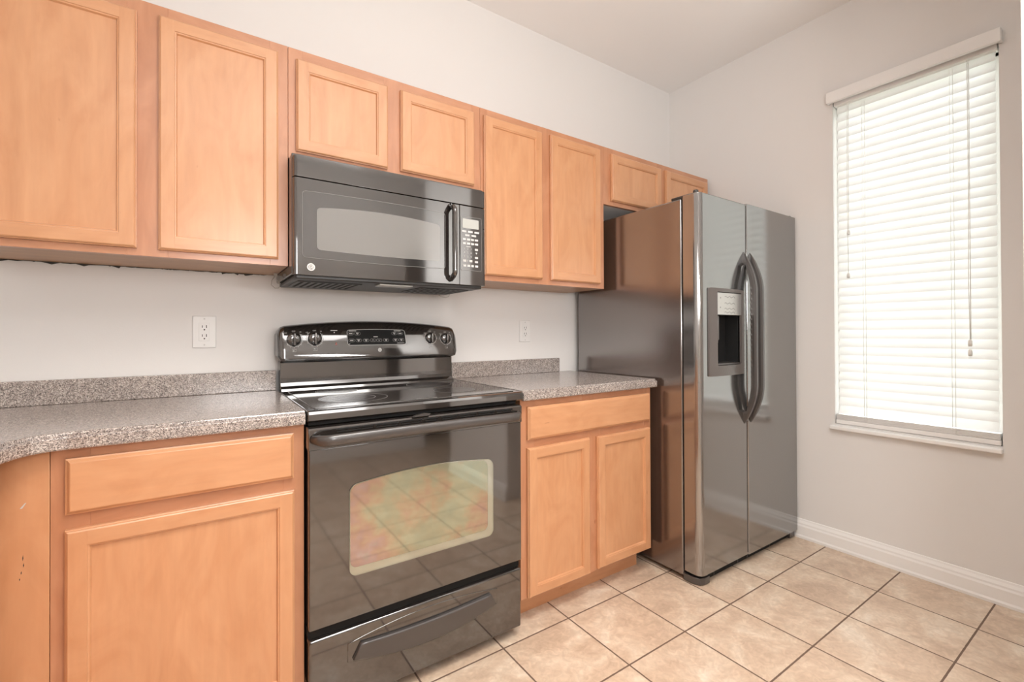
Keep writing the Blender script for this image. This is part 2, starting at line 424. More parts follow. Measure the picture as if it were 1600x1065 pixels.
c = obj('tilt_cord', b, 'cord', bl)
for y_, z_ in ((-1.099, 1.425), (-1.101, 1.645)):
    b = B(); lathe(b, [(.003, .014), (.006, .009), (.007, -.006), (.0055, -.014)], (2.4735, y_, z_), 'z', 14); obj('cord_tassel', b, 'cord', c)

# ------------------------------------------------------------------ ceiling light behind the viewer
cl = thing('ceiling_light', 'long white box ceiling light with a glowing diffuser', 'light', (.45, -1.75, ZC))
b = B(); box(b, -.2, 1.1, -2.03, -1.47, 2.775, ZC-.001, .01); obj('housing', b, 'trim', cl)
b = B(); box(b, -.17, 1.07, -2.0, -1.5, 2.757, 2.775, .006); obj('diffuser', b, 'lamp', cl)

# ------------------------------------------------------------------ cabinets
def panel_door(parent, x0, x1, z0, z1, yb, th=.019, rail=.0455, name='door'):
    """framed door with a recessed flat panel; yb = plane it lies on, front at yb-th"""
    b = B()
    yf = yb-th
    def ring(d, y): return [b.verts.new(p) for p in ((x0+d, y, z0+d), (x1-d, y, z0+d), (x1-d, y, z1-d), (x0+d, y, z1-d))]
    def quads(a, c, sm=False):
        for i in range(4):
            f = b.faces.new((a[i], a[(i+1) % 4], c[(i+1) % 4], c[i])); f.material_index = 1 if i in (0, 2) else 0
    seq = [ring(0, yb), ring(0, yf+.0075), ring(.0025, yf+.0065), ring(.0035, yf+.002), ring(.0065, yf)]
    for a, c in zip(seq, seq[1:]): quads(a, c)
    b.faces.new(seq[0])
    d0, d1 = .0065, rail-.007
    # flat front: stiles run full height, rails butt between them
    def q(xa, xb, za, zb, mi):
        f = b.faces.new([b.verts.new(p) for p in ((xa, yf, za), (xb, yf, za), (xb, yf, zb), (xa, yf, zb))]); f.material_index = mi
    g = .00035
    q(x0+d0, x0+d1, z0+d0, z1-d0, 0); q(x1-d1, x1-d0, z0+d0, z1-d0, 0)
    q(x0+d1+g, x1-d1-g, z0+d0, z0+d1, 1); q(x0+d1+g, x1-d1-g, z1-d1, z1-d0, 1)
    inn = [ring(d1, yf), ring(d1+.0008, yf+.0022), ring(d1+.0045, yf+.003), ring(rail, yf+.0095), ring(rail, yf+.013)]
    for a, c in zip(inn, inn[1:]): quads(a, c)
    d = obj(name, b, ['door_v', 'door_h'], parent, recalc=False)
    b = B(); box(b, x0+rail-.001, x1-rail+.001, yf+.0095, yf+.0125, z0+rail-.001, z1-rail+.001)
    obj('door_panel', b, 'door_v', d)
    return d
def slab_drawer(parent, x0, x1, z0, z1, yb, th=.019):
    b = B(); yf = yb-th
    def ring(d, y): return [b.verts.new(p) for p in ((x0+d, y, z0+d), (x1-d, y, z0+d), (x1-d, y, z1-d), (x0+d, y, z1-d))]
    seq = [ring(0, yb), ring(0, yf+.008), ring(.003, yf+.0065), ring(.0085, yf+.0006), ring(.0105, yf)]
    b.faces.new(seq[0])
    for a, c in zip(seq, seq[1:]):
        for i in range(4): b.faces.new((a[i], a[(i+1) % 4], c[(i+1) % 4], c[i]))
    b.faces.new(seq[-1])
    return obj('drawer_front', b, 'door_h', parent, recalc=True)
def cabinet(name, label, group, x0, x1, z0, z1, yf, stiles, rails, toe=None, under='under'):
    """carcase + face frame; stiles/rails: intervals of the frame members; front of the frame at yf"""
    t = thing(name, label, 'cabinet', ((x0+x1)/2, yf/2, 0 if toe else z0), group)
    b = B(); zb = z0
    box(b, x0+.0008, x1-.0008, yf+.019, -.002, z0, z1, mi=0)
    b.faces.ensure_lookup_table()
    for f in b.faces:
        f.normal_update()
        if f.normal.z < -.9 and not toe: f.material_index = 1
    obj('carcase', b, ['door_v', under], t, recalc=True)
    b = B()
    for a, c in stiles: box(b, a, c, yf, yf+.019, z0, z1, .0006, 1, mi=0)
    gaps = [(stiles[i][1], stiles[i+1][0]) for i in range(len(stiles)-1)]
    for a, c in gaps:
        for r0, r1 in rails: box(b, a, c, yf+.0002, yf+.019, r0, r1, .0004, 1, mi=1)
    obj('face_frame', b, ['frame_v', 'frame_h'], t)
    return t
UZ0, UZ1, UY = 1.3695, 2.132, -.307
GU = 'maple wall cabinets in a row on the back wall'
rl = [(UZ0, UZ0+.045), (UZ1-.05, UZ1)]
c1 = cabinet('wall_cabinet', 'tall maple wall cabinet at far left with two doors, left of the microwave', GU, -.762, -.0005, UZ0, UZ1, UY,
             [(-.762, -.70), (-.425, -.33), (-.055, -.0005)], rl)
panel_door(c1, -.724, -.4025, 1.3905, 2.0905, UY-.001)
panel_door(c1, -.3520, -.0310, 1.3905, 2.0975, UY-.001)
b = B()                                                       # torn caulk bead left along the wall under the cabinet
top = []; x = -.755
while x < -.04:
    top.append((x, UZ0-.0005-random.choice((.0008, .001, .0015, .002, .0025, .003, .0075)))); x += random.choice((.002, .004, .012, .02))
prism(b, [(-.755, UZ0-.0004), (x, UZ0-.0004)] + top[::-1], 'y', -.0040, -.0006)
obj('torn_caulk', b, 'slot', c1, label='ragged dark strip of torn caulk')
c2 = cabinet('wall_cabinet', 'short maple wall cabinet with two doors directly above the microwave', GU, .0005, .7615, 1.745, UZ1, UY,
             [(.0005, .045), (.335, .41), (.72, .7615)], [(1.745, 1.785), (UZ1-.05, UZ1)])
panel_door(c2, .0240, .3465, 1.7725, 2.0935, UY-.001); panel_door(c2, .3980, .7260, 1.7755, 2.0960, UY-.001)
c3 = cabinet('wall_cabinet', 'tall maple wall cabinet with two narrow doors between microwave and fridge', GU, .7625, 1.5175, UZ0, UZ1, UY,
             [(.7625, .80), (1.08, 1.165), (1.465, 1.5175)], rl)
panel_door(c3, .7765, 1.0960, 1.3935, 2.0990, UY-.001); panel_door(c3, 1.1485, 1.4810, 1.3925, 2.1030, UY-.001)
c4 = cabinet('wall_cabinet', 'short maple wall cabinet above the black fridge in the corner', GU, 1.5185, 2.462, 1.824, UZ1, UY,
             [(1.5185, 1.59), (1.96, 2.035), (2.41, 2.462)], [(1.824, 1.862), (UZ1-.05, UZ1)], under='white')
panel_door(c4, 1.5660, 1.9765, 1.8470, 2.1005, UY-.001); panel_door(c4, 2.0200, 2.4385, 1.8470, 2.1020, UY-.001)

BZ1, BY = .8745, -.607
GB = 'maple base cabinets under the countertops'
def toe(t, x0, x1):
    b = B(); box(b, x0, x1, -.532, -.03, 0, .104); obj('toe_kick', b, 'door_h', t)
c5 = cabinet('base_cabinet', 'maple base cabinet left of the stove with one wide drawer above one door', GB, -.5275, -.0015, .105, BZ1, BY,
             [(-.5275, -.46), (-.055, -.0015)], [(.105, .15), (.665, .735), (.825, BZ1)], toe=True)
slab_drawer(c5, -.5015, -.0300, .7240, .8520, BY-.001); panel_door(c5, -.5020, -.0285, .1200, .6895, BY-.001); toe(c5, -.5275, -.0015)
c6 = cabinet('base_cabinet', 'maple base cabinet between stove and fridge with a drawer and two doors', GB, .7645, 1.524, .103, BZ1, BY,
             [(.7645, .83), (1.085, 1.195), (1.475, 1.524)], [(.103, .145), (.665, .735), (.825, BZ1)], toe=True)
slab_drawer(c6, .7925, 1.5045, .7185, .8475, BY-.001); panel_door(c6, .7910, 1.1150, .1080, .6870, BY-.001); panel_door(c6, 1.1625, 1.5035, .1130, .6850, BY-.001); toe(c6, .7645, 1.505)
# corner base cabinet: flush filler panel in line with the run, body turning along the left wall
c7 = thing('corner_base_cabinet', 'maple corner base cabinet at the left edge with a scratched plain filler panel', 'cabinet', (-.9, -.6, 0), GB)
b = B(); prism(b, [(-1.236, -.004), (-.5285, -.004), (-.5285, -.585), (-.62, -.585), (-.62, -1.70), (-1.236, -1.70)], 'z', .002, BZ1); obj('carcase', b, 'door_v', c7)
b = B(); box(b, -.6120, -.5285, BY-.0005, -.5865, .001, BZ1, .0008, 1); fp = obj('filler_panel', b, 'door_v', c7)
b = B(); random.seed(3)
mp = lambda u, v: (u, BY-.0011, v)
for (u, v, h) in ((-.5705, .636, .014), (-.5695, .622, .010), (-.573, .607, .008), (-.5755, .594, .006), (-.5265, .60, .0)):
    if h: flat(b, [(u, v), (u+.0012, v+h*.4), (u+.0007, v+h), (u-.0006, v+h*.5)], mp)
obj('scratch', b, 'slot', fp, label='short dark vertical nicks')
b = B(); flat(b, [(-.5755, .752), (-.5675, .763), (-.565, .7635), (-.5715, .752)], mp); obj('scratch', b, 'ink', fp, label='pale diagonal scrape')
b = B(); box(b, -.6195, -.6125, -1.70, -.63, .105, BZ1); obj('face_frame', b, 'frame_v', c7)
for y0, y1 in ((-1.14, -.66), (-1.67, -1.19)):
    b = B(); box(b, -.6120, -.594, y0, y1, .12, .85, .004); obj('door', b, 'door_v', c7)

# ------------------------------------------------------------------ countertops
def edge_profile():   # (out, down) from the top line to the underside: bead, small step, square drop
    return [(-.035, 0), (-.015, 0), (-.0115, -.0012), (-.0100, -.0035), (-.0100, -.0075), (-.0045, -.0075), (-.0012, -.0090), (.0, -.0120), (.0, -.034), (-.002, -.038), (-.02, -.038)]
def counter(name, label, path, back, ends, loc, splash):
    """path: front edge (list of (x,y), left to right); back: closing points (x,y)"""
    t = thing(name, label, 'countertop', loc, 'speckled grey countertops')
    b = B(); n = len(path); prof = edge_profile()
    nrm = []
    for i in range(n):
        a = Vector(path[max(i-1, 0)]); c = Vector(path[min(i+1, n-1)]); d = (c-a).normalized(); nrm.append(Vector((d.y, -d.x)))
    rings = []
    for i in range(n):
        p = Vector(path[i]); N = nrm[i]
        if 0 < i < n-1:
            d1 = (Vector(path[i])-Vector(path[i-1])).normalized(); k = 1/max(.5, N.dot(Vector((d1.y, -d1.x))))
        else: k = 1
        rings.append([b.verts.new((p.x+N.x*o*k, p.y+N.y*o*k, .914+z)) for o, z in prof])
    for i in range(n-1):
        for j in range(len(prof)-1):
            f = b.faces.new((rings[i][j], rings[i+1][j], rings[i+1][j+1], rings[i][j+1])); f.smooth = False
    top = [r[0] for r in rings] + [b.verts.new((x, y, .914)) for x, y in back]
    bot = [r[-1] for r in rings] + [b.verts.new((x, y, .876)) for x, y in back]
    b.faces.new(top); b.faces.new(bot[::-1])
    m = len(back)
    for k in range(m-1): b.faces.new((top[n+k], top[n+k+1], bot[n+k+1], bot[n+k]))
    b.faces.new([top[n-1], top[n], bot[n]] + rings[n-1][::-1][:-1])
    b.faces.new([top[-1], top[0]] + rings[0][1:] + [bot[-1]])
    obj('worktop', b, 'granite', t, recalc=True)
    b = B()
    for (x0, x1, y0, y1) in splash: box(b, x0, x1, y0, y1, .9142, .9925, .002, 1)
    obj('backsplash', b, 'granite', t)
    return t
yE = -.636
cpath = [(-.585, -1.72), (-.585, -.790), (-.5835, -.755), (-.578, -.722), (-.565, -.684), (-.548, -.656), (-.525, -.641), (-.495, yE), (-.25, yE), (-.0025, yE)]
counter('countertop', 'speckled grey countertop left of the stove, turning the corner', cpath, [(-.0025, -.002), (-1.237, -.002), (-1.237, -1.72)], None, (-.6, -.3, .876),
        [(-1.216, -.0025, -.0215, -.002), (-1.237, -1.217, -1.72, -.002)])
counter('countertop', 'speckled grey countertop piece between the stove and the fridge', [(.7625, yE), (1.1, yE), (1.539, yE)], [(1.539, -.002), (.7625, -.002)], None, (1.15, -.3, .876),
        [(.7625, 1.445, -.0215, -.002)])

# ------------------------------------------------------------------ wall outlets
def outlet(cx, cz, label):
    t = thing('wall_outlet', label, 'outlet', (cx, 0, cz), 'duplex wall outlets')
    b = B(); box(b, cx-.0365, cx+.0365, -.0062, -.0005, cz-.0585, cz+.0585, .003, 3); obj('cover_plate', b, 'white', t)
    b = B(); box(b, cx-.0168, cx+.0168, -.0082, -.0055, cz-.0335, cz+.0335, .001, 2); r = obj('receptacle', b, 'white', t)
    b = B()
    for dz in (.0165, -.0165):
        for dx, h in ((-.0062, .0042), (.0062, .0052)): box(b, cx+dx-.0012, cx+dx+.0012, -.0086, -.008, cz+dz-h+.003, cz+dz+h+.003)
        prism(b, circ(cx, cz+dz-.0085, .0026, n=12), 'y', -.0086, -.008)
    obj('slots', b, 'slot', r)
    for dz in (.048, -.048):
        b = B(); lathe(b, [(.0028, -.0072), (.0028, -.005)], (cx, 0, cz+dz), 'y', 12); obj('screw', b, 'ink', t)
outlet(-.236, 1.1447, 'white outlet on the back wall above the left countertop')
outlet(1.2135, 1.1466, 'white outlet on the back wall between stove and fridge')

# ------------------------------------------------------------------ electric range
rg = thing('electric_range', 'black freestanding electric stove with glass cooktop and oven between the counters', 'stove', (.37, -.33, 0))
b = B(); box(b, .006, .752, -.585, -.03, .03, .868, .003)
for x_ in (.05, .70):
    for y_ in (-.54, -.08): lathe(b, [(.018, .0), (.018, .032)], (x_, y_, 0), 'z', 14)
obj('body', b, 'matte', rg)
# cooktop frame with deep front apron
b = B()
prism(b, [(-.045, .880), (-.045, .913), (-.630, .913), (-.6365, .910), (-.640, .902), (-.641, .885), (-.636, .880), (-.60, .880)], 'x', .0025, .7585, .004, 3)
for f in b.faces: f.smooth = False
ck = obj('cooktop', b, 'black', rg)
b = B(); prism(b, rrect(.026, .736, -.612, -.105, .012, 5), 'z', .9125, .9150, .001, 1); gt = obj('glass_surface', b, 'glass_top', ck)
for (bx, by, r, pat) in ((.185, -.435, .112, 1), (.185, -.195, .075, 0), (.565, -.445, .080, 0), (.565, -.20, .095, 0)):
    b = B(); mp = lambda u, v: (u, v, .91535)
    flat(b, circ(bx, by, r, n=48), mp); mp = lambda u, v: (u, v, .9155)
    for rr in ((r, r*.64) if pat else (r,)): stroke(b, circ(bx, by, rr, n=48), .0016, mp, True, 1)
    obj('burner', b, ['burner', 'inkdim'], gt)
b = B(); bar(b, .345, .42, -.606, -.600, lambda u, v: (u, v, .9154)); obj('hot_surface_mark', b, 'inkdim', gt)
# lower backguard
b = B(); prism(b, [(-.012, .90), (-.012, 1.03), (-.066, 1.03), (-.070, 1.022), (-.070, .945), (-.075, .932), (-.090, .922), (-.094, .9135)], 'x', .004, .7375, .003, 2)
obj('backguard', b, 'black', rg)
# control panel: arched crown, rounded ends, sloped face
X0, X1, PZ0 = -.007, .7475, 1.0285
def ptop(x):
    u = (x-(X0+X1)/2)/((X1-X0)/2); return 1.190-.026*u*u
def yface(z):
    t = max(0, (z-PZ0)/(1.17-PZ0)); return -.112+.006*t+.026*t*t
b = B(); NX = 60; cols = []
for i in range(NX+1):
    a = math.pi*i/NX; x = (X0+X1)/2-(X1-X0)/2*math.cos(a) if False else X0+(X1-X0)*i/NX
    e = min(x-X0, X1-x); rr = .026
    cut = 0 if e >= rr else rr-math.sqrt(max(0, rr*rr-(rr-e)**2))
    yc = 0 if e >= .012 else .010*(1-math.sqrt(max(0, 1-(1-e/.012)**2)))
    zt, z0 = ptop(x)-cut, PZ0+cut*.8
    prof = []
    for k in range(13):
        z = z0+.004+(zt-.020-z0-.004)*k/12
        bulge = .004*math.sin(math.pi*k/12)
        prof.append((yface(z)-bulge*0+yc, z))
    pl = [(-.030, z0+.002), (yface(z0)+.010+yc, z0)] + prof + [(prof[-1][0]+.004, zt-.010), (prof[-1][0]+.013, zt-.003), (prof[-1][0]+.028, zt), (-.012, zt-.004), (-.010, z0+.006)]
    cols.append([b.verts.new((x, y, z)) for y, z in pl])
n = len(cols[0])
for i in range(NX):
    for j in range(n):
        f = b.faces.new((cols[i][j], cols[i+1][j], cols[i+1][(j+1) % n], cols[i][(j+1) % n])); f.smooth = 1 <= j <= n-3
b.faces.new(cols[0]); b.faces.new(cols[-1][::-1])
cp = obj('control_panel', b, 'black', rg, recalc=True)
mpc = lambda u, v: (u, yface(v)-.0009, v)
mpd = lambda u, v: (u, yface(v)-.0013, v)
mpe = lambda u, v: (u, yface(v)-.0019, v)
# touch pad
b = B()
dp = rrect(.2495, .4965, 1.088, 1.151, .010, 5, top=lambda u: .003*(1-u*u))
dp = [(x+(.004 if z < 1.12 and x > .4 else 0), z) for x, z in dp]
for k in range(16):
    va, vb = 1.0885+.0642*k/16, 1.0885+.0642*(k+1)/16
    def ext(v):
        a = 0
        for e0 in (1.0885, 1.1527):
            if abs(v-e0) < .008: a = max(a, .008-math.sqrt(max(0, .008**2-(.008-abs(v-e0))**2)))
        return .2500+a, .4965-a
    (la, ra_), (lb, rb_) = ext(va), ext(vb)
    flat(b, [(la, va), (ra_, va), (rb_, vb), (lb, vb)], mpc, 0)
stroke(b, dp, .0016, mpd, True, 1)
def tick(u, v, w, h=.0028, mi=1): bar(b, u-w/2, u+w/2, v-h/2, v+h/2, mpd, mi)
def key(u, v, w=.024, h=.0125, mark=0):
    stroke(b, rrect(u-w/2, u+w/2, v-h/2, v+h/2, h*.49, 3), .0009, mpd, True, 2)
    if mark == 0: bar(b, u-w*.28, u+w*.28, v-.0016, v+.0016, mpd, 1)
    elif mark == 1: bar(b, u-w*.22, u+w*.22, v+.0005, v+.0030, mpd, 1); bar(b, u-w*.12, u+w*.12, v-.0035, v-.0010, mpd, 1)
    else: stroke(b, [(u-.005, v+(.003 if mark == 3 else -.003)), (u, v-(.003 if mark == 3 else -.003)), (u+.005, v+(.003 if mark == 3 else -.003))], .0011, mpd, False, 1)
tick(.272, 1.1475, .030); tick(.463, 1.1475, .030)
for u, m in ((.264, 0), (.291, 1)): key(u, 1.1365, mark=m)
for u, m in ((.449, 1), (.475, 0)): key(u, 1.1365, mark=m)
for u, m in ((.266, 0), (.294, 1), (.325, 1), (.354, 2), (.380, 3), (.410, 1), (.452, 1), (.478, 1)): key(u, 1.108, mark=m)
tick(.366, 1.1225, .018); tick(.474, 1.0945, .032, .0016); tick(.256, 1.0935, .006, .002)
obj('display_panel', b, ['dark', 'ink', 'inkdim'], cp, label='black touch pad with pale outlined keys')
# knobs with their printed scales
for k, (kx, kz) in enumerate(((.0495, 1.1150), (.1250, 1.1175), (.6165, 1.1160), (.6915, 1.1125))):
    b = B(); yk = yface(kz)
    r = .0245 if k < 2 else .0225
    lathe(b, [(r+.001, -.0012), (r+.001, -.006), (r-.001, -.0085), (r-.004, -.0100), (r*.62, -.0125), (r*.3, -.0130)], (kx, yk, kz), 'y', 36)
    pr = [(kx-.0052, kz-r*.96), (kx+.0052, kz-r*.96), (kx+.0036, kz+r*.96), (kx-.0036, kz+r*.96)]
    prism(b, pr, 'y', yk-.026, yk-.0085, .0022, 3, which='a')
    kn = obj('knob', b, 'black', cp)
    b = B(); bar(b, kx-.0007, kx+.0007, kz+r*.25, kz+r*.86, lambda u, v: (u, yk-.0264, v)); obj('pointer', b, 'ink', kn)
    b = B(); R = r+.0055
    a0, a1 = (-150, 45) if k in (0,) else (-235, 48)
    stroke(b, circ(kx, kz, R, a0, a1, 40), .0013, mpd, False)
    for q in range(8):
        a = math.radians(a0+(a1-a0)*(q+.5)/8); ca, sa = math.cos(a), math.sin(a)
        stroke(b, [(kx+ca*(R+.0005), kz+sa*(R+.0005)), (kx+ca*(R+.0045), kz+sa*(R+.0045))], .0012, mpd)
    text(b, 'OFF', .0075, kx, kz+r+.0065, mpd)
    text(b, 'HI', .0070, kx+R*.80, kz+R*.93, mpd)
    text(b, 'LO', .0070, kx-R*.93, kz+R*.80, mpd)
    # little stove diagram beneath the dial
    zc = kz-r-.0185
    stroke(b, [(kx-.0065, zc-.005), (kx+.0065, zc-.005), (kx+.0065, zc+.005), (kx-.0065, zc+.005)], .0009, mpd, True)
    dx, dz = ((-.0025, -.0015), (-.0025, .0018), (.0025, .0018), (.0025, -.0015))[k]
    flat(b, circ(kx+dx, zc+dz, .0021, n=10), mpe)
    obj('dial_scale', b, 'ink', cp)
b = B(); bar(b, .186, .212, 1.1475, 1.1510, mpd); flat(b, circ(.1995, 1.1415, .0024, n=12), mpd); obj('surface_lamp_mark', b, 'ink', cp)
b = B(); flat(b, circ(.2040, 1.0975, .0028, n=12), mpe); bar(b, .1995, .2085, 1.0905, 1.0922, mpd); obj('indicator_lamp', b, 'redlamp', cp, label='small red indicator lamp')
def badge(parent, cx, cz, R, mpf, mpb, name='badge'):
    b = B(); flat(b, circ(cx, cz, R, n=32), mpf, 0)
    flat(b, circ(cx, cz, R*.80, n=32), mpb[0], 1)
    stroke(b, circ(cx, cz, R*.70, n=32), R*.05, mpb[1], True, 0)
    text(b, 'GE', R*1.05, cx, cz, mpb[1], 0, .25)
    for a in range(0, 360, 90):                              # curls around the monogram
        ca, sa = math.cos(math.radians(a+45)), math.sin(math.radians(a+45))
        stroke(b, circ(cx+ca*R*.56, cz+sa*R*.56, R*.13, a, a+230, 8), R*.06, mpb[1], False, 0)
    return obj(name, b, ['white', 'inkdim'], parent, label='round silver monogram badge')
badge(cp, .3805, 1.0665, .0078, mpc, (mpd, mpe))
# oven door
OY = -.652
b = B(); box(b, .0035, .7375, OY, -.590, .286, .8045, .004, 2)
od = obj('oven_door', b, 'black', rg)
b = B()
prism(b, [(-.590, .803), (-.590, .866), (-.644, .8665), (-.652, .864), (OY-.004, .860), (OY-.004, .803)], 'x', .0015, .7390, .003, 2)
tr = obj('top_rail', b, 'black', od)
b = B()
for x0, x1 in ((.075, .185), (.19, .265), (.27, .345), (.35, .40), (.41, .47), (.475, .545), (.55, .62), (.625, .695)):
    box(b, x0, x1, OY-.0052, OY-.003, .8530, .8572); box(b, x0+.004, x1-.004, OY-.0052, OY-.003, .8465, .8495)
obj('vent_slots', b, 'dark', od)
b = B(); box(b, .008, .732, -.625, -.600, .8690, .8798); obj('gap_shade', b, 'dark', od)  # black filler standing in for the shade inside the open gap
b = B(); prism(b, [(.31, .866), (.365, .8665), (.372, .872), (.35, .875), (.318, .871)], 'y', -.660, -.650); obj('latch_tab', b, 'handle', od)
# handle: flat bowed bar whose ends run into the door
b = B(); pts = []; N = 40
for i in range(N+1):
    u = 2*i/N-1; x = .366+.354*u; e = min(1, (1-abs(u))/.10)
    out = .045*math.sin(e*math.pi/2)
    pts.append((x, OY-.006-out, .8335+.002*(1-u*u)))
tube(b, pts, [.0165*min(1, .72+.28*min(1, (1-abs(2*i/N-1))/.06)) for i in range(N+1)], 16, rx=.62)
obj('handle', b, 'handle', od)
# window with arched top; rim band plus inner field
arch = lambda u: .020*(1-u*u)-.002
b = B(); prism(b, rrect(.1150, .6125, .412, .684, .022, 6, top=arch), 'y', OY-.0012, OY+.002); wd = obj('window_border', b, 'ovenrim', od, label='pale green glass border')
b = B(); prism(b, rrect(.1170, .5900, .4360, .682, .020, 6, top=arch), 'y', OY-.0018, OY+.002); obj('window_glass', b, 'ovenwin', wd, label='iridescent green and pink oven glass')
b = B(); stroke(b, rrect(.1158, .5910, .4350, .683, .020, 6, top=arch), .0016, lambda u, v: (u, OY-.0024, v), True); stroke(b, rrect(.1150, .6125, .412, .684, .022, 6, top=arch), .0018, lambda u, v: (u, OY-.0024, v), True)
obj('window_lines', b, 'ovenrim', wd)
# storage drawer
b = B(); box(b, .0035, .7375, OY+.004, -.590, .037, .2560, .007, 3); dw = obj('storage_drawer', b, 'black', rg)
b = B()
def crescent(x0, x1, zt, zb, st, sb, ins=0):
    """lens outline: top edge sags by st in the middle, bottom edge by sb; the top corners step in by ins"""
    P = [(x0+ins+(x1-x0-2*ins)*i/24, zt-st*(1-(i/12-1)**2)) for i in range(25)]
    return P + [(x1-(x1-x0)*i/24, zb-sb*(1-(i/12-1)**2)) for i in range(25)]
prism(b, crescent(.110, .632, .213, .158, -.024, .034), 'y', OY+.0022, OY+.008, .0020, 2, which='a')
hb = obj('pull_recess', b, 'black', dw)
b = B(); prism(b, crescent(.124, .624, .206, .164, .009, .036, .024), 'y', OY-.010, OY+.006, .0055, 3, which='a'); obj('pull', b, 'handle', hb, label='grey-black curved pull lip')
b = B(); box(b, .004, .737, OY+.02, -.60, .2562, .2858); obj('shadow_gap', b, 'dark', rg)

# ------------------------------------------------------------------ microwave
mw = thing('microwave', 'black over-the-range microwave hanging under the short maple cabinet', 'microwave', (.37, -.2, 1.33))
MY = -.400
b = B(); box(b, .0012, .7365, -.372, -.003, 1.337, 1.7435, .003)
obj('body', b, 'black', mw)
b = B()
box(b, .012, .728, -.376, -.01, 1.322, 1.3365, .004)
obj('underside_tray', b, 'matte', mw)
for (x0, x1, y0, y1) in ((.03, .25, -.31, -.10), (.48, .70, -.31, -.10)):
    b = B(); box(b, x0, x1, y0, y1, 1.3185, 1.3222, .001)
    for k in range(9):
        xx = x0+.016+(x1-x0-.032)*k/8; box(b, xx-.005, xx+.005, y0+.012, y1-.012, 1.3178, 1.3190, mi=1)
    obj('grease_filter', b, ['matte', 'dark'], mw)
b = B(); box(b, .30, .43, -.36, -.30, 1.3165, 1.3222, .002); obj('light_cover', b, 'lcd', mw)
def front_slab(b, x0, x1, z0, z1, rl_, rr_, dy=0, y1=-.371):
    """slab with rounded front vertical edges"""
    P = [(x0, y1)]
    for i in range(7):
        a = math.radians(180+90*i/6); P.append((x0+rl_+rl_*math.cos(a), MY+dy+rl_+rl_*math.sin(a)))
    for i in range(7):
        a = math.radians(270+90*i/6); P.append((x1-rr_+rr_*math.cos(a), MY+dy+rr_+rr_*math.sin(a)))
    P.append((x1, y1)); prism(b, P, 'z', z0, z1, .0012, 2)
b = B(); front_slab(b, .003, .7345, 1.6600, 1.7295, .011, .011)
box(b, .006, .732, MY+.010, -.31, 1.7295, 1.7325, .001); obj('top_grille', b, 'black', mw)
b = B(); front_slab(b, .003, .6115, 1.3330, 1.6565, .011, .001); md = obj('microwave_door', b, 'black', mw)
b = B(); prism(b, rrect(.0290, .5480, 1.3920, 1.6135, .012, 6, top=lambda u: .004*(1-u*u), bot=lambda u: -.003*(1-u*u)), 'y', MY-.0016, MY+.001, .001, 1, which='a'); ws = obj('window_surround', b, 'mwframe', md)
b = B(); prism(b, rrect(.0740, .5260, 1.4200, 1.5620, .012, 6, top=lambda u: .014*(1-u*u), bot=lambda u: -.003*(1-u*u)), 'y', MY-.0024, MY+.001); obj('window_glass', b, 'mwglass', ws, label='grey perforated window screen')
b = B(); stroke(b, rrect(.0290, .5480, 1.3920, 1.6135, .012, 6, top=lambda u: .004*(1-u*u), bot=lambda u: -.003*(1-u*u)), .0010, lambda u, v: (u, MY-.0020, v), True); obj('surround_line', b, 'inkdim', ws)
b = B(); pts = []; N = 30
for i in range(N+1):
    u = 2*i/N-1; z = 1.499+.146*u; e = min(1, (1-abs(u))/.16); pts.append((.5720, MY-.004-.034*math.sin(e*math.pi/2), z))
tube(b, pts, .0115, 16, rx=.85); obj('handle', b, 'black', md)
badge(md, .0560, 1.3600, .0125, lambda u, v: (u, MY-.0008, v), (lambda u, v: (u, MY-.0012, v), lambda u, v: (u, MY-.0017, v)))
b = B(); front_slab(b, .6140, .7345, 1.3330, 1.6565, .001, .011); cpn = obj('control_panel', b, 'black', mw)
b = B(); prism(b, rrect(.6165, .7140, 1.3930, 1.6130, .008, 5), 'y', MY-.0010, MY+.001); kp = obj('keypad', b, 'mwframe', cpn)
b = B(); stroke(b, rrect(.6165, .7140, 1.3930, 1.6130, .008, 5), .0009, lambda u, v: (u, MY-.0014, v), True); obj('keypad_border', b, 'inkdim', kp)
b = B(); prism(b, rrect(.6260, .7000, 1.5655, 1.6035, .003, 3), 'y', MY-.0018, MY); obj('display', b, 'lcd', kp, label='pale grey clock display')
b = B(); mq = lambda u, v: (u, MY-.0016, v)
for x0, w, v in ((.6230, .020, 1.552), (.6500, .022, 1.552), (.6800, .022, 1.552), (.6370, .020, 1.537), (.6660, .022, 1.537)): bar(b, x0, x0+w, v-.004, v+.0035, mq)
for v in (1.520, 1.503):
    for x0, w in ((.6270, .013), (.6450, .015), (.6640, .014), (.6820, .015)): bar(b, x0, x0+w, v-.004, v+.004, mq)
bar(b, .642, .662, 1.4895, 1.4915, mq)
for r_, row in enumerate(('123', '456', '789')):
    for c_, ch in enumerate(row): text(b, ch, .011, .6335+.0155*c_, 1.4815-.0165*r_, mq)
text(b, '0', .011, .6490, 1.4320, mq)
for x0, x1, v in ((.6270, .6410, 1.432), (.6560, .6700, 1.432), (.6820, .6965, 1.430), (.6820, .6965, 1.4475), (.6820, .6965, 1.481), (.6280, .6410, 1.412), (.6470, .6600, 1.412), (.6650, .6770, 1.412), (.6830, .6970, 1.412)): bar(b, x0, x1, v-.0042, v+.0042, mq)
flat(b, [(.684, 1.469), (.694, 1.469), (.689, 1.461)][::-1], mq)
obj('key_legends', b, 'ink', kp)
b = B(); prism(b, circ(.7250, 1.571, .0024, n=10), 'y', MY-.0012, MY); obj('door_release', b, 'dark', cpn)

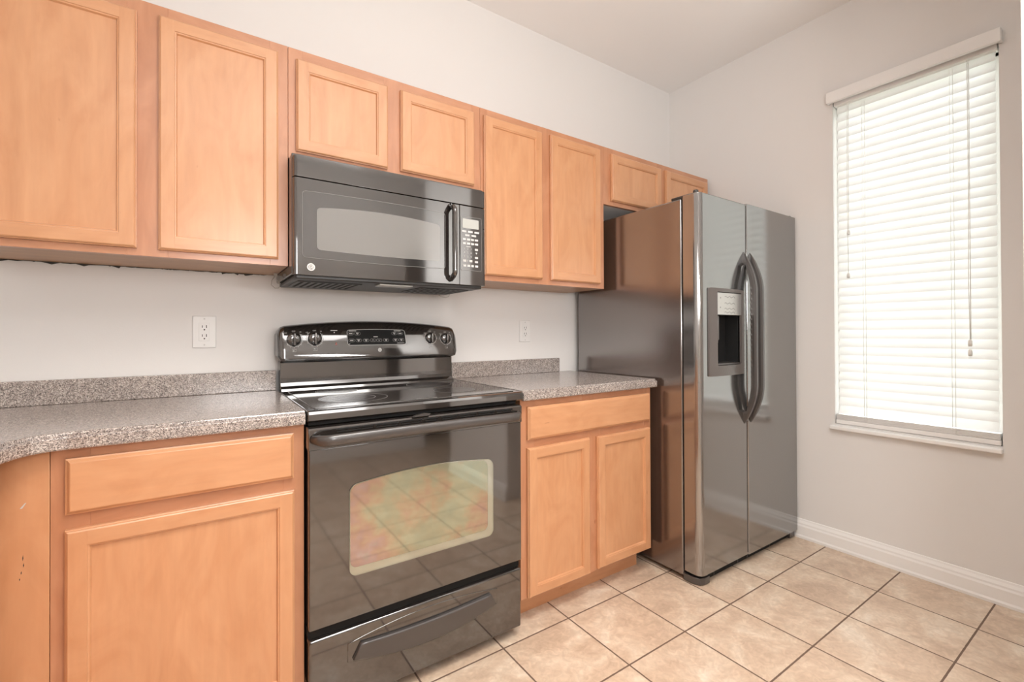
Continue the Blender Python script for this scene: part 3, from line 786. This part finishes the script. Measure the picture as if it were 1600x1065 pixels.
# loose wires hanging at both ends of the microwave
b = B(); P = [(-.016, -.10, 1.368), (-.018, -.10, 1.352), (-.026, -.10, 1.340), (-.028, -.10, 1.322), (-.016, -.10, 1.310), (-.003, -.10, 1.311), (.001, -.10, 1.322), (-.004, -.10, 1.336), (-.012, -.10, 1.345), (-.013, -.10, 1.358)]
tube(b, P, .0014, 8); prism(b, [(-.020, 1.366), (-.008, 1.366), (-.009, 1.354), (-.018, 1.354)], 'y', -.105, -.096)
tag(obj('wire_loop', b, 'wire', None, (-.013, -.10, 1.369)), 'thin looped wire hanging at the left end of the microwave', 'wire', 'loose wires under the microwave')
b = B(); P = [(.640+.0, -.12, 1.3215), (.648, -.12, 1.312), (.662, -.12, 1.304), (.682, -.12, 1.301), (.698, -.12, 1.306), (.705, -.12, 1.3215)]
tube(b, P, .0013, 8)
tag(obj('wire_loop', b, 'wire', None, (.67, -.12, 1.32)), 'thin looped wire sagging below the right end of the microwave', 'wire', 'loose wires under the microwave')

# ------------------------------------------------------------------ refrigerator
fr = thing('refrigerator', 'tall black side-by-side refrigerator with water dispenser in the corner', 'refrigerator', (2.02, -.42, 0))
FX0, FX1, FY = 1.565, 2.470, -.850
b = B(); box(b, FX0, FX1-.004, -.757, -.045, .022, 1.752, .006, 2)
for x_ in (1.62, 2.41):
    for y_ in (-.70, -.10): lathe(b, [(.02, 0), (.02, .024)], (x_, y_, 0), 'z', 14)
obj('body', b, 'blackside', fr)
def fdoor(x0, x1, z0, z1, rl_, rr_):
    P = [(x0, -.767)]
    y1 = -.767
    for i in range(9):
        a = math.radians(180+90*i/8); P.append((x0+rl_+rl_*math.cos(a), FY+.030+.030*math.sin(a)))
    for i in range(9):
        a = math.radians(270+90*i/8); P.append((x1-rr_+rr_*math.cos(a), FY+.030+.030*math.sin(a)))
    P.append((x1, y1)); return P
GAP = 1.9520
# left (freezer) door, with a cut-out for the dispenser: built from slabs round the opening
b = B(); DX0, DX1, DZ0, DZ1 = 1.684, 1.8870, .982, 1.3215
P = fdoor(FX0, GAP-.003, 0, 0, .028, .006)
prism(b, P, 'z', .050, DZ0, 0); prism(b, P, 'z', DZ1, 1.7640, .004, 2, which='b')
i0 = [p for p in P if p[0] <= DX0]; 
prism(b, i0[:] + [(DX0, FY), (DX0, -.767)], 'z', DZ0, DZ1); prism(b, [(DX1, -.767), (DX1, FY)] + [p for p in P if p[0] >= DX1], 'z', DZ0, DZ1)
box(b, DX0, DX1, -.775, -.767, DZ0, DZ1)
bmesh.ops.remove_doubles(b, verts=b.verts, dist=.00005)
fd = obj('freezer_door', b, 'fridge', fr)
b = B(); prism(b, fdoor(GAP+.003, FX1, 0, 0, .006, .020), 'z', .045, 1.7700, .004, 2, which='b'); rd = obj('refrigerator_door', b, 'fridge', fr)
b = B(); box(b, FX0+.006, FX1-.01, -.768, -.756, .05, 1.745); obj('door_gasket', b, 'dark', fr)
b = B(); box(b, GAP-.0028, GAP+.0028, -.80, -.768, .05, 1.75); obj('centre_seam', b, 'dark', fr)
# dispenser
b = B()
out = rrect(1.6310, 1.9150, .9350, 1.3380, .006, 3); inn = rrect(DX0, DX1, DZ0, DZ1, .006, 3)
# frame: front face bulges outward to the left
def fy(x): return FY-.007-.012*math.sin(max(0, min(1, (x-1.631)/.284))*math.pi)
o1 = [b.verts.new((x, FY, z)) for x, z in out]; o2 = [b.verts.new((x, fy(x), z)) for x, z in out]
n1 = [b.verts.new((x, fy(x), z)) for x, z in inn]; n2 = [b.verts.new((x, FY+.012, z)) for x, z in inn]
L = len(out)
for i in range(L):
    j = (i+1) % L
    for A, C in ((o1, o2), (o2, n1), (n1, n2)): b.faces.new((A[i], A[j], C[j], C[i]))
dsp = obj('dispenser_bezel', b, 'bezel', fd, recalc=True, label='brown-grey dispenser surround')
b = B(); prism(b, [(FY+.002, 1.2150), (FY-.010, 1.2170), (FY-.012, 1.3180), (FY+.002, 1.3200)], 'x', DX0+.002, DX1-.002); obj('dispenser_controls', b, 'silver', dsp, label='silver control pad above the recess')
b = B(); mz = lambda u, v: (u, FY-.0125+(1.318-v)*.02, v)
for v in (1.300, 1.270, 1.245, 1.228):
    stroke(b, [(DX0+.060+.085*k/8, v+.004*math.sin(k*2.1)) for k in range(9)], .003, mz)
for v in (1.294, 1.250): flat(b, circ(DX0+.026, v, .004, n=10), mz)
obj('control_marks', b, 'inkdim', dsp)
b = B(); box(b, DX0+.001, DX1-.001, -.7765, -.775, DZ0, DZ1-.10)
box(b, DX0, DX0+.002, -.775, FY+.006, DZ0, DZ1-.105); box(b, DX1-.002, DX1, -.775, FY+.006, DZ0, DZ1-.105)
obj('dispenser_recess', b, 'dark', dsp)
b = B(); box(b, DX0+.030, DX0+.040, -.80, FY+.004, 1.10, 1.212, .003); box(b, DX0+.002, DX0+.036, -.835, FY+.006, 1.085, 1.118, .004); obj('dispenser_paddle', b, 'bezel', dsp)
b = B(); box(b, DX0+.002, DX1-.002, -.775, FY-.006, DZ0, DZ0+.010, .003); obj('drip_tray', b, 'handle', dsp)
# handles: pointed D-bars with ribbed grips
def fhandle(parent, xc, sgn):
    b = B(); zb, zt, D = .690, 1.527, .066
    prof = []; N = 64
    for i in range(N+1):
        z = zb+(zt-zb)*i/N; e = min(z-zb, zt-z)
        out = D*math.sin(math.pi/2*min(1, e/.20))**.85
        prof.append((z, out))
    rings = []
    for z, o in prof:
        e = min(z-zb, zt-z); w = .0035+.0125*min(1, e/.05); th = .003+.021*min(1, e/.10)
        yo = FY-o; yi = min(FY+.002, yo+th) if e > .06 else FY+.004
        if o < 1e-6: yo = FY-.001
        rings.append([b.verts.new(p) for p in ((xc-w, yi, z), (xc-w, yo+.007*min(1, e/.05), z), (xc-w*.45, yo, z), (xc+w*.45, yo, z), (xc+w, yo+.007*min(1, e/.05), z), (xc+w, yi, z))])
    for a, c in zip(rings, rings[1:]):
        for j in range(6):
            f = b.faces.new((a[j], a[(j+1) % 6], c[(j+1) % 6], c[j])); f.smooth = False
    b.faces.new(rings[0]); b.faces.new(rings[-1][::-1])
    h = obj('handle', b, 'handle', parent, recalc=True)
    b = B()
    for s in (-1, 1):
        pts = []; rad = []
        for k in range(161):
            z = zb+.17+(zt-zb-.34)*k/160; pts.append((xc+s*.0125, FY-D+.0215, z)); rad.append(.0034+.0019*abs(math.sin(k*math.pi/8)))
        tube(b, pts, rad, 8)
    obj('ribbed_grip', b, 'handle', h)
fhandle(fd, 1.9270, -1); fhandle(rd, 1.9850, 1)
# hinge covers and toe grille
b = B(); box(b, FX0+.004, FX0+.10, -.80, -.70, 1.7525, 1.7660, .004); lathe(b, [(.012, 0), (.012, .018), (.009, .022)], (FX0+.030, -.815, 1.7600), 'z', 16); obj('hinge_cover', b, 'matte', fr)
b = B(); box(b, FX1-.10, FX1-.006, -.80, -.70, 1.7525, 1.7760, .004); lathe(b, [(.012, 0), (.012, .012), (.009, .016)], (FX1-.025, -.82, 1.7660), 'z', 16); obj('hinge_cover', b, 'matte', fr)
b = B(); box(b, FX0+.086, FX1-.081, -.822, -.757, .006, .0385, .003); tg = obj('toe_grille', b, 'dark', fr)
for x_ in (1.70, 1.90, 1.985, 2.20):
    b = B(); box(b, x_, x_+.006, -.8235, -.82, .010, .036); obj('grille_rib', b, 'matte', tg)
b = B(); prism(b, [(FX0+.002, -.757), (FX0+.002, -.800), (FX0+.015, -.835), (FX0+.040, -.843), (FX0+.075, -.843), (FX0+.085, -.757)], 'z', .004, .034, .002, 2); obj('front_foot', b, 'handle', fr)
b = B(); prism(b, [(FX1-.080, -.757), (FX1-.070, -.835), (FX1-.02, -.835), (FX1-.008, -.80), (FX1-.008, -.757)], 'z', .004, .034, .002, 2); obj('front_foot', b, 'handle', fr)
